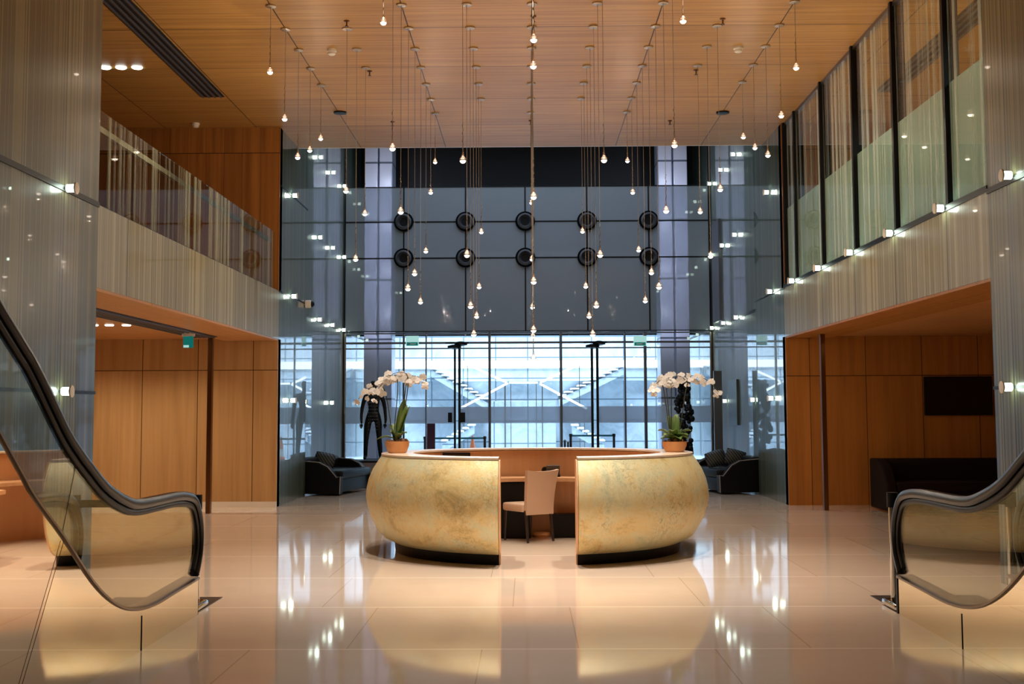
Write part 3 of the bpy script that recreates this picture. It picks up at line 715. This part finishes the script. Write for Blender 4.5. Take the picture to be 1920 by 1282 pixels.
# ---------------------------------------------------------------- orchids
def petal(L, W):
    mb = MB(); n = 5; rows = []
    for i in range(n+1):
        t = i/n; wd = W*math.sin(PI*min(1, t*.92+.06))**.7; rows.append([mb.b.verts.new((L*t, wd*u, .12*L*(u*u)-.15*L*t*t)) for u in (-.5, -.25, 0, .25, .5)])
    for A, B in zip(rows, rows[1:]):
        for k_ in range(4): mb.b.faces.new((A[k_], A[k_+1], B[k_+1], B[k_]))
    me = bpy.data.meshes.new('p'); mb.b.to_mesh(me); mb.b.free(); return me
pm, ps = petal(.052, .062), petal(.048, .034)
def flower_mesh():
    b = bmesh.new()
    for ang, me in ((0, pm), (180, pm), (90, ps), (215, ps), (325, ps)):
        st = len(b.verts); b.from_mesh(me); b.verts.ensure_lookup_table()
        bmesh.ops.transform(b, matrix=Matrix.Rotation(math.radians(ang), 4, 'Z'), verts=b.verts[st:])
    me = bpy.data.meshes.new('flower'); b.to_mesh(me); b.free(); me.materials.append(M['petal']); me.polygons.foreach_set('use_smooth', [True]*len(me.polygons)); return me
fm = flower_mesh(); lipm = MB().sphere((0, -.006, .012), .011, 8, (1, 1.3, .9)); _l = lipm.build('lip', M['lip']); lm = _l.data; bpy.data.objects.remove(_l)
def bez(P, n):
    out = []
    for i in range(n+1):
        t = i/n; q = [Vector(p) for p in P]
        while len(q) > 1: q = [a.lerp(b, t) for a, b in zip(q, q[1:])]
        out.append(q[0])
    return out
def leaf_part(par, base, az, L, W, rise, droop):
    mb = MB(); rows = []; n = 8; d = Vector((math.cos(az), math.sin(az), 0)); sd = Vector((-d.y, d.x, 0))
    for i in range(n+1):
        t = i/n; c = Vector(base)+d*L*t*(1-rise*.5)+Vector((0, 0, L*(rise*t-droop*t*t))); wd = W*(math.sin(PI*(t*.9+.08))**.6)
        rows.append([mb.b.verts.new(c+sd*wd*u+Vector((0, 0, abs(u)*wd*.5))) for u in (-.5, 0, .5)])
    for A, B in zip(rows, rows[1:]):
        for k_ in range(2): mb.b.faces.new((A[k_], A[k_+1], B[k_+1], B[k_]))
    o = mb.build('leaf', M['leaf'], par, True); m = o.modifiers.new('s', 'SOLIDIFY'); m.thickness = .004; return o
def orchid(px, py, potr, poth, stems, leaves, label, seed):
    rnd = random.Random(seed); b = hit(px, py, 'z', 1.10); o = empty('potted_orchid', b)
    MB().lathe([(potr*.70, 0), (potr*.80, .02), (potr*.96, poth*.6), (potr, poth), (potr*.93, poth), (potr*.88, poth*.7), (.01, poth*.7)], 32).build('pot', M['pot'], o, True)
    mb = MB()
    for _ in range(40):
        r = potr*.8*math.sqrt(rnd.random()); a = rnd.random()*2*PI; mb.sphere((r*math.cos(a), r*math.sin(a), poth*.85+rnd.random()*.03), .018+rnd.random()*.012, 6)
    bk = mb.build('bark', M['bark'], o); bk['kind'] = 'stuff'
    for az, L, W, rise, droop in leaves: leaf_part(o, (0, 0, poth), math.radians(az), L, W, rise, droop)
    for (tipx, tipy, knx, kny, nfl) in stems:      # pixels: tip of the spray, top of the bend
        dy = rnd.uniform(-.12, .12); T = hit(tipx, tipy, 'y', b.y+dy)-b; K = hit(knx, kny, 'y', b.y+dy*.5)-b
        s0 = Vector((math.copysign(.04, K.x), 0, poth)); P1 = s0.lerp(K, .5)+Vector((0, 0, .03))
        pts = bez([s0, P1, Vector((K.x-(T.x-K.x)*.25, K.y, K.z-.10)), K+Vector((0, 0, .0))], 8)[:-1]+bez([K, K.lerp(T, .5)+Vector((0, 0, abs(T.x-K.x)*.35)), T], 8)
        st = MB().tube(pts, [.006]*8+[.004]*9, 6).build('stem', M['stem'], o, True)
        arc = pts[7:]
        for i in range(nfl):
            t = i/(nfl-1)*(len(arc)-1.01); a = arc[int(t)].lerp(arc[int(t)+1], t-int(t))
            f = bpy.data.objects.new('flower', fm); C.objects.link(f); f.parent = st
            f.location = a+Vector((rnd.uniform(-.04, .04), rnd.uniform(-.06, .04), rnd.uniform(-.075, .035)))
            f.rotation_euler = (math.radians(75+rnd.uniform(-25, 25)), rnd.uniform(-.5, .5), rnd.uniform(-.8, .8)); q = rnd.uniform(.72, 1.02); f.scale = (q, q, q)
    tag(o, label, 'orchid'); return o
orchid(745, 849, .140, .135, [(672, 748, 716, 722, 14), (700, 742, 742, 703, 14), (722, 712, 762, 700, 12), (798, 716, 766, 706, 14)],
       [(175, .34, .06, .55, .5), (60, .40, .12, 1.3, .1), (20, .36, .12, 1.2, .1), (-20, .34, .12, 1.3, .1), (110, .28, .10, 1.0, .3), (-30, .24, .09, .9, .5), (200, .22, .07, 1.1, .3), (-70, .22, .08, .8, .4), (140, .24, .08, .9, .4)],
       'white orchid in a terracotta bowl on the left end of the gold desk', 3)
orchid(1265, 847, .143, .120, [(1220, 735, 1240, 712, 11), (1262, 722, 1250, 708, 12), (1285, 712, 1262, 706, 10), (1348, 735, 1296, 704, 16)],
       [(a, .24+.05*(i % 3), .10, .62+.12*(i % 3), .50) for i, a in enumerate(range(0, 360, 32))] + [(70, .28, .1, 1.2, .1), (120, .26, .1, 1.2, .1)],
       'white orchid with bushy leaves in a terracotta bowl on the right of the desk', 5)

# ---------------------------------------------------------------- statues on plinths
def skin(name, verts, edges, radii, mat, parent, sub=2):
    me = bpy.data.meshes.new(name); me.from_pydata(verts, edges, []); o = bpy.data.objects.new(name, me); C.objects.link(o); o.parent = parent
    m = o.modifiers.new('skin', 'SKIN'); sv = me.skin_vertices[0].data
    for v, r in zip(sv, radii): v.radius = r if isinstance(r, tuple) else (r, r)
    sv[0].use_root = True; s_ = o.modifiers.new('sub', 'SUBSURF'); s_.levels = sub; s_.render_levels = sub; m.use_smooth_shade = True
    me.materials.append(mat); return o
YS = 27.2
b = hit(700, 862, 'y', YS); zt = b.z
o = MB().box(-.62, -.45, 0, .62, .45, zt-.04).build('display_plinth', M['plinth'], None, loc=(b.x-.05, YS, 0)); 
MB().box(-.64, -.47, zt-.04, .64, .47, zt-.002).build('top_slab', M['black'], o)
tag(o, 'grey plinth with dark top under the left black statue', 'plinth')
st = empty('mannequin_statue', (b.x, YS, zt)); hgt = zt and hit(700, 711, 'y', YS).z-zt; q = hgt/1.80
V = [(0, 0, .98), (0, 0, 1.10), (0, .01, 1.25), (0, .01, 1.40), (0, 0, 1.50), (0, -.01, 1.56), (0, -.02, 1.62), (0, -.02, 1.70), (0, -.01, 1.775),
     (-.10, 0, .92), (-.13, -.02, .72), (-.15, -.03, .50), (-.17, .0, .28), (-.18, .02, .07), (-.19, -.10, .03),
     (.10, 0, .92), (.12, -.01, .72), (.13, -.01, .50), (.15, .02, .28), (.16, .03, .07), (.18, -.09, .03),
     (-.17, .01, 1.43), (-.225, .02, 1.30), (-.26, .03, 1.15), (-.27, -.02, 1.0), (-.265, -.05, .88), (-.255, -.06, .80),
     (.17, .01, 1.43), (.225, .02, 1.30), (.25, .03, 1.15), (.27, -.02, 1.0), (.28, -.05, .88), (.27, -.06, .80)]
E = [(0, 1), (1, 2), (2, 3), (3, 4), (4, 5), (5, 6), (6, 7), (7, 8), (0, 9), (9, 10), (10, 11), (11, 12), (12, 13), (13, 14), (0, 15), (15, 16), (16, 17), (17, 18), (18, 19), (19, 20),
     (3, 21), (21, 22), (22, 23), (23, 24), (24, 25), (25, 26), (3, 27), (27, 28), (28, 29), (29, 30), (30, 31), (31, 32)]
R = [(.15, .11), (.125, .10), (.14, .11), (.15, .11), (.08, .07), .055, .075, (.085, .10), .06,
     .095, .085, .062, .058, .045, .035, .095, .085, .062, .058, .045, .035, .065, .052, .045, .038, .032, .025, .065, .052, .045, .038, .032, .025]
bd = skin('body', [tuple(c*q for c in v) for v in V], E, [tuple(c*q for c in r) if isinstance(r, tuple) else r*q for r in R], M['statue'], st)
mb = MB()
for zz in [x*.075 for x in range(9, 20)]:
    for xx in (-.09, -.045, 0, .045, .09): mb.sphere((xx*q, (-.112)*q, zz*q), .007, 6)
mb.build('studs', M['stud'], st)
for s_ in (-1, 1):
    for fi in range(5):
        bx_ = s_*.265*q; 
        MB().tube([(bx_+(fi-2)*.013, -.06*q, .80*q), (bx_+(fi-2)*.016, -.075*q, (.74 if fi else .77)*q), (bx_+(fi-2)*.014, -.07*q, (.70 if fi not in (0, 4) else .74)*q)], [.009, .008, .006], 6).build('finger', M['statue'], st, True)
tag(st, 'black studded human figure statue standing on the left plinth', 'statue')
b = hit(1283, 862, 'y', YS); zt = b.z
o = MB().box(-.45, -.42, 0, .45, .42, zt-.04).build('display_plinth', M['plinth'], None, loc=(b.x, YS, 0)); MB().box(-.47, -.44, zt-.04, .47, .44, zt-.002).build('top_slab', M['black'], o)
tag(o, 'grey plinth under the right black ball statue, behind the desk', 'plinth')
st = empty('ball_statue', (b.x, YS, zt)); mb = MB(); rr = random.Random(4)
pts = [((1278, 722), .055), ((1272, 730), .055)]
top = hit(1275, 712, 'y', YS).z-zt
for i in range(95):
    t = i/94; z = .12+t*(top-.16)
    wx = .17*(1-.55*abs(t-.45)); cx_ = -.06*math.sin(t*5)+(.05 if t < .6 else -.05*(t-.6)*4)
    mb.sphere((cx_+rr.uniform(-wx, wx), rr.uniform(-.1, .1), z), rr.uniform(.045, .075), 10)
mb.build('balls', M['statue'], st, True); MB().lathe([(.20, .002), (.20, .04)], 24).build('base', M['statue'], st)
tag(st, 'black figure statue made of clustered balls behind the right orchid', 'statue')

# ---------------------------------------------------------------- sofas
def sofa(name, x0, x1, y0, h, flip, label, mat, piped):
    o = empty(name, ((x0+x1)/2, y0, 0), 0); W = x1-x0; d = .95; s_ = -1 if flip else 1
    MB().box(-W/2+.1, .04, .04, W/2-.1, d-.1, .34, bev=.04).build('base', mat, o, True)
    MB().box(-W/2+.16, .02, .30, W/2-.16, d-.25, .46, bev=.05).build('seat_cushion', mat, o, True)
    MB().box(-W/2+.05, d-.28, .08, W/2-.05, d, h, bev=.09).build('backrest', mat, o, True)
    for sd in (-1, 1):
        out = [(0, 0, .03), (0, .02, .42), (0, .12, h-.22), (0, .28, h-.08), (0, .60, h), (0, d-.02, h), (0, d-.02, .03)]
        mb = MB().prism([Vector(p)+Vector((sd*(W/2-.08)-.08, 0, 0)) for p in out], (.16, 0, 0))
        a = mb.build('arm', mat, o, True); bv = a.modifiers.new('b', 'BEVEL'); bv.width = .03; bv.segments = 3
        if piped:
            MB().tube([Vector(p)+Vector((sd*(W/2-.08)-.085, -.004, .004)) for p in out[:6]], .008, 6).build('piping', M['piping'], o, True)
            MB().tube([Vector(p)+Vector((sd*(W/2-.08)+.085, -.004, .004)) for p in out[:6]], .008, 6).build('piping', M['piping'], o, True)
    tag(o, label, 'sofa'); return o
def sofa2(name, x_wall, x_in, y0, y1, h, sd, label):    # sofa seen from its arm end; back against the side wall, facing the hall
    o = empty(name, (x_wall, (y0+y1)/2, 0)); L = y1-y0; d = abs(x_in-x_wall)
    def X(t): return sd*t
    def b2(a, b_, c, d_, e, f, bev): 
        return MB().box(min(X(a), X(b_)), c, e, max(X(a), X(b_)), d_, f, bev=bev)
    b2(.05, d-.08, -L/2+.08, L/2-.08, .05, .32, .04).build('base', M['leather'], o, True)
    b2(.2, d-.04, -L/2+.15, L/2-.15, .30, .46, .05).build('seat_cushion', M['leather'], o, True)
    b2(.0, .30, -L/2+.05, L/2-.05, .05, h, .09).build('backrest', M['leather'], o, True)
    out = [(0.02, .03), (0.02, h-.04), (d*.55, h-.08), (d*.72, h-.16), (d*.90, h-.36), (d*.97, .36), (d*.96, .03)]
    for e in (-1, 1):
        mb = MB().prism([(X(a), e*(L/2-.09)-.09, z) for a, z in out], (0, .18, 0)); a_ = mb.build('arm', M['leather'], o, True); bv = a_.modifiers.new('b', 'BEVEL'); bv.width = .025; bv.segments = 3
        MB().tube([(X(a+.005), e*(L/2-.09)-.092, z+.004) for a, z in out[1:]], .007, 6).build('piping', M['piping'], o, True)
    o.rotation_euler.z = -sd*math.radians(12); o.location.x += sd*.22
    return tag(o, label, 'sofa')
ys = 23.2
sofa2('leather_sofa', -4.5, hit(643, 930, 'y', ys).x, ys, ys+1.9, .70, 1, 'black leather sofa with pale piping at the left wall below the statue')
sofa2('leather_sofa', 4.5, hit(1345, 930, 'y', ys).x, ys, ys+1.9, .70, -1, 'black leather sofa at the right wall behind the gold desk')
def cushion(x, y, z, ry, label):
    mb = MB(); G = []
    for sgn in (-1, 1):
        g = []
        for i in range(9):
            row = []
            for j in range(9):
                u, v = i/4-1, j/4-1; t = sgn*.075*(1-u**4)*(1-v**4)
                row.append(mb.b.verts.new((u*.20*(1-.08*v*v), t, v*.155*(1-.08*u*u))))
            g.append(row)
        for i in range(8):
            for j in range(8): mb.b.faces.new((g[i][j], g[i+1][j], g[i+1][j+1], g[i][j+1]))
    bmesh.ops.remove_doubles(mb.b, verts=mb.b.verts, dist=.001)
    o = mb.build('cushion', M['cushion'], None, True, loc=(x, y, z)); o.rotation_euler = (math.radians(-12), ry, 0); tag(o, label, 'cushion', 'striped cushions on the leather sofas'); return o
cushion(-3.95, 23.9, .63, .2, 'dark striped cushion on the left leather sofa')
cushion(3.62, 23.85, .64, -.3, 'dark striped cushion leaning on the right leather sofa, the left one')
cushion(3.98, 23.75, .66, .25, 'dark striped cushion on the right leather sofa, nearer the wall')
# long dark sofa in the right corridor
yy = 19.0; a = hit(1655, 880, 'y', yy)
sofa('corridor_sofa', a.x, 9.2, yy-.2, .80, False, 'long dark sofa in the unlit right corridor under the screen', M['sofa_dark'], False)
a, b = hit(1733, 706, 'y', YO1-.08), hit(1862, 778, 'y', YO1-.08)
o = empty('wall_television', (0, YO1-.08, 0)); MB().box(a.x, 0, b.z, b.x, .07, a.z, bev=.006).build('casing', M['black'], o); MB().box(a.x+.02, -.006, b.z+.02, b.x-.02, -.001, a.z-.02).build('screen', M['screen'], o)
tag(o, 'black wall television in the dark right corridor', 'television')
# upright panels near the right sofa
for (p0, p1, y, mt, nm, lb) in (((1338, 695), (1356, 858), 27.0, 'slate', 'upright_panel', 'tall narrow grey upright panel behind the right leather sofa'), ((1367, 713), (1384, 797), 25.3, 'slate', 'hanging_panel', 'short dark green panel on the recessed right wall above the sofa')):
    a, b = hit(*p0, 'y', y), hit(*p1, 'y', y)
    if nm == 'upright_panel': o = MB().box(0, 0, 0, b.x-a.x, .10, a.z).build(nm, M[mt], None, loc=(a.x, y, 0))
    else: o = (lambda h0, h1: MB().box(-.05, 0, 0, 0, h0.y-h1.y, h0.z-h1.z).build(nm, plain('dark_green_board', (.045, .065, .05), .4), None, loc=(XF-.001, h1.y, h1.z)))(hit(p0[0], p0[1], 'x', XF-.03), hit(p1[0], p1[1], 'x', XF-.03))
    tag(o, lb, 'panel')
a, b = hit(1336, 430, 'x', XF-.02), hit(1352, 600, 'x', XF-.02)
o = MB().box(-.05, min(a.y, b.y), b.z, 0, max(a.y, b.y), a.z+.1).build('service_panel', M['slate'], None, loc=(XF-.001, 0, 0)); tag(o, 'tall dark slot panel high on the recessed right wall beside the grey panels', 'panel')

# ---------------------------------------------------------------- escalators
RAIL = [(0, 590), (56, 682), (113, 800), (138, 842), (163, 876), (192, 912), (225, 936), (253, 945), (293, 938), (325, 931), (345, 930), (361, 938), (369, 966), (372, 1000), (370, 1039), (363, 1076)]
DECK = [(0, 825), (56, 926), (113, 1005), (169, 1090), (208, 1129), (242, 1142), (282, 1135), (327, 1109), (369, 1084)]
XI = -2.60
rail = [hit(px, py, 'x', XI) for px, py in RAIL]; deck = [hit(px, py, 'x', XI) for px, py in DECK]
def ext(L, y):
    d = (L[0]-L[1]).normalized(); t = (y-L[0].y)/d.y; return [L[0]+d*t]+L
rail = ext(rail, 3.2); deck = ext(deck, 3.2)
def smooth(L, n=4):
    out = []
    for i in range(len(L)-1):
        p0, p1, p2, p3 = L[max(i-1, 0)], L[i], L[i+1], L[min(i+2, len(L)-1)]
        for j in range(n):
            t = j/n; out.append(.5*((2*p1)+(p2-p0)*t+(2*p0-5*p1+4*p2-p3)*t*t+(3*p1-p0-3*p2+p3)*t**3))
    return out+[L[-1]]
railS, deckS = smooth(rail), smooth(deck)
yend = deck[-1].y
def escalator(xin, xout, label):
    o = empty('escalator', ((xin+xout)/2, yend, 0)); base = Vector(o.location); sgn = 1 if xout > xin else -1
    for x, full in ((xin, True), (xout, False)):
        R_ = [Vector((x, p.y, p.z))-base for p in railS]; D_ = [Vector((x, p.y, p.z))-base for p in deckS]
        MB().rect_tube(R_, .085, .065, (1, 0, 0)).build('handrail', M['rubber'], o, True)
        Ri = [p+Vector((0, 0, 0)) for p in R_]
        n_ = len(Ri); inner = []
        for i, p in enumerate(Ri):
            d = (Ri[min(i+1, n_-1)]-Ri[max(i-1, 0)]).normalized(); u = Vector((1, 0, 0)).cross(d); inner.append(p+u*-.0)
        MB().rect_tube([p+Vector((1, 0, 0)).cross((Ri[min(i+1, n_-1)]-Ri[max(i-1, 0)]).normalized())*-.055 for i, p in enumerate(Ri)], .045, .04, (1, 0, 0)).build('handrail_guide', M['black'], o, True)
        out = [Vector((0, p.y, p.z)) for p in inner]+[Vector((0, p.y, p.z)) for p in reversed(D_)]
        MB().prism([Vector((x-base.x-.006, p.y, p.z)) for p in out], (.012, 0, 0)).build('glass_panel', M['bal_glass'], o)
        wd = -.12 if (full) == (sgn > 0) else .12
        # deck: a sloped board beside the glass, towards the steps
        s2 = sgn if full else -sgn
        MB().rect_tube([p+Vector((s2*.05, 0, -.0)) for p in D_], .15, .035, (1, 0, 0)).build('deck', M['steel'], o, True)
        # cladding from the deck to the floor
        pts = [Vector((0, p.y, p.z)) for p in D_]+[Vector((0, D_[-1].y, 0)), Vector((0, D_[0].y, 0))]
        xx = x-base.x-s2*.012
        jy = 8.3-base.y
        MB().prism([Vector((xx, p.y, p.z-.012 if i < len(D_) else p.z)) for i, p in enumerate(pts)], (s2*.006, 0, 0)).build('cladding', M['mirror'], o)
        MB().box(xx-.004 if s2 > 0 else xx-.001, jy-.004, 0, xx+.001 if s2 > 0 else xx+.004, jy+.004, .23).build('cladding_joint', M['black'], o)
        if full:
            s3 = -s2
            j0, j1, j2 = [Vector((x, hit(px, py, 'x', XI).y, hit(px, py, 'x', XI).z))-base+Vector((s3*.009, 0, 0)) for px, py in ((141, 862), (113, 1003), (34, 1282))]
            MB().tube([j0, j1], .002, 6).build('glass_joint', M['steel'], o); MB().tube([j1+Vector((s3*.012, 0, -.03)), j2+Vector((s3*.012, 0, 0))], .0018, 6).build('cladding_joint', M['bronze'], o)
        MB().box(xx-.006, D_[-1].y-.0, 0, xx+.03*s2+.006, D_[-1].y+.035, .27).build('end_post', M['black'], o)
    # steps
    xa, xb = sorted((xin+sgn*.13, xout-sgn*.13))
    z, y = 0.0, yend-1.6
    for i in range(14):
        if y < 3.4: break
        zz = max(0.02, z); MB().box(xa-base.x, y-.40-base.y, 0.0 if i == 0 else zz-.2, xb-base.x, y-base.y, zz+.005).build('step', M['slate'], o)
        y -= .40
        if i > 0: z += min(.2, .1*i)*1.6
    lp = MB().box(min(xin, xout)+.02-base.x, yend+.04-base.y, 0.0, max(xin, xout)-.02-base.x, hit(424, 1120, 'z', 0).y-base.y, .006).build('landing_plate', M['darkplate'], None, loc=tuple(base)); lp.location.z = 0; tag(lp, 'dark metal floor plate in front of the %s' % label.split(' with')[0], 'floor plate')
    tag(o, label, 'escalator'); return o
escalator(XI, -3.55, 'left escalator with glass sides and black handrails')
escalator(2.88, 3.83, 'right escalator with glass sides and black handrails')
def gate(xi, xo, label):
    yy = 10.12; o = empty('escalator_gate', ((xi+xo)/2, yy, .006)); hw = abs(xi-xo)/2; s_ = 1 if xo < xi else -1
    for sx in (-1, 1):
        MB().lathe([(.035, 0), (.035, .80)], 16, (sx*hw, 0, 0)).build('post', M['chrome'], o, True)
        MB().lathe([(.045, .78), (.045, .90)], 16, (sx*hw, 0, 0)).build('post_head', M['black'], o, True)
        mb = MB().box(-.07, -.30, 0, .07, .06, .05, bev=.02, mat=Matrix.Translation((sx*hw+(.03*s_ if sx*s_ > 0 else 0), -.02, 0))); mb.build('foot', M['chrome'], o, True)
    MB().box(-hw, -.02, .80, hw, .02, .86, bev=.008).build('bar', M['black'], o)
    tag(o, label, 'gate'); return o
gate(-2.72, -3.72, 'steel gate with black bar at the foot of the left escalator')
gate(2.965, 3.92, 'steel gate with black bar at the foot of the right escalator')
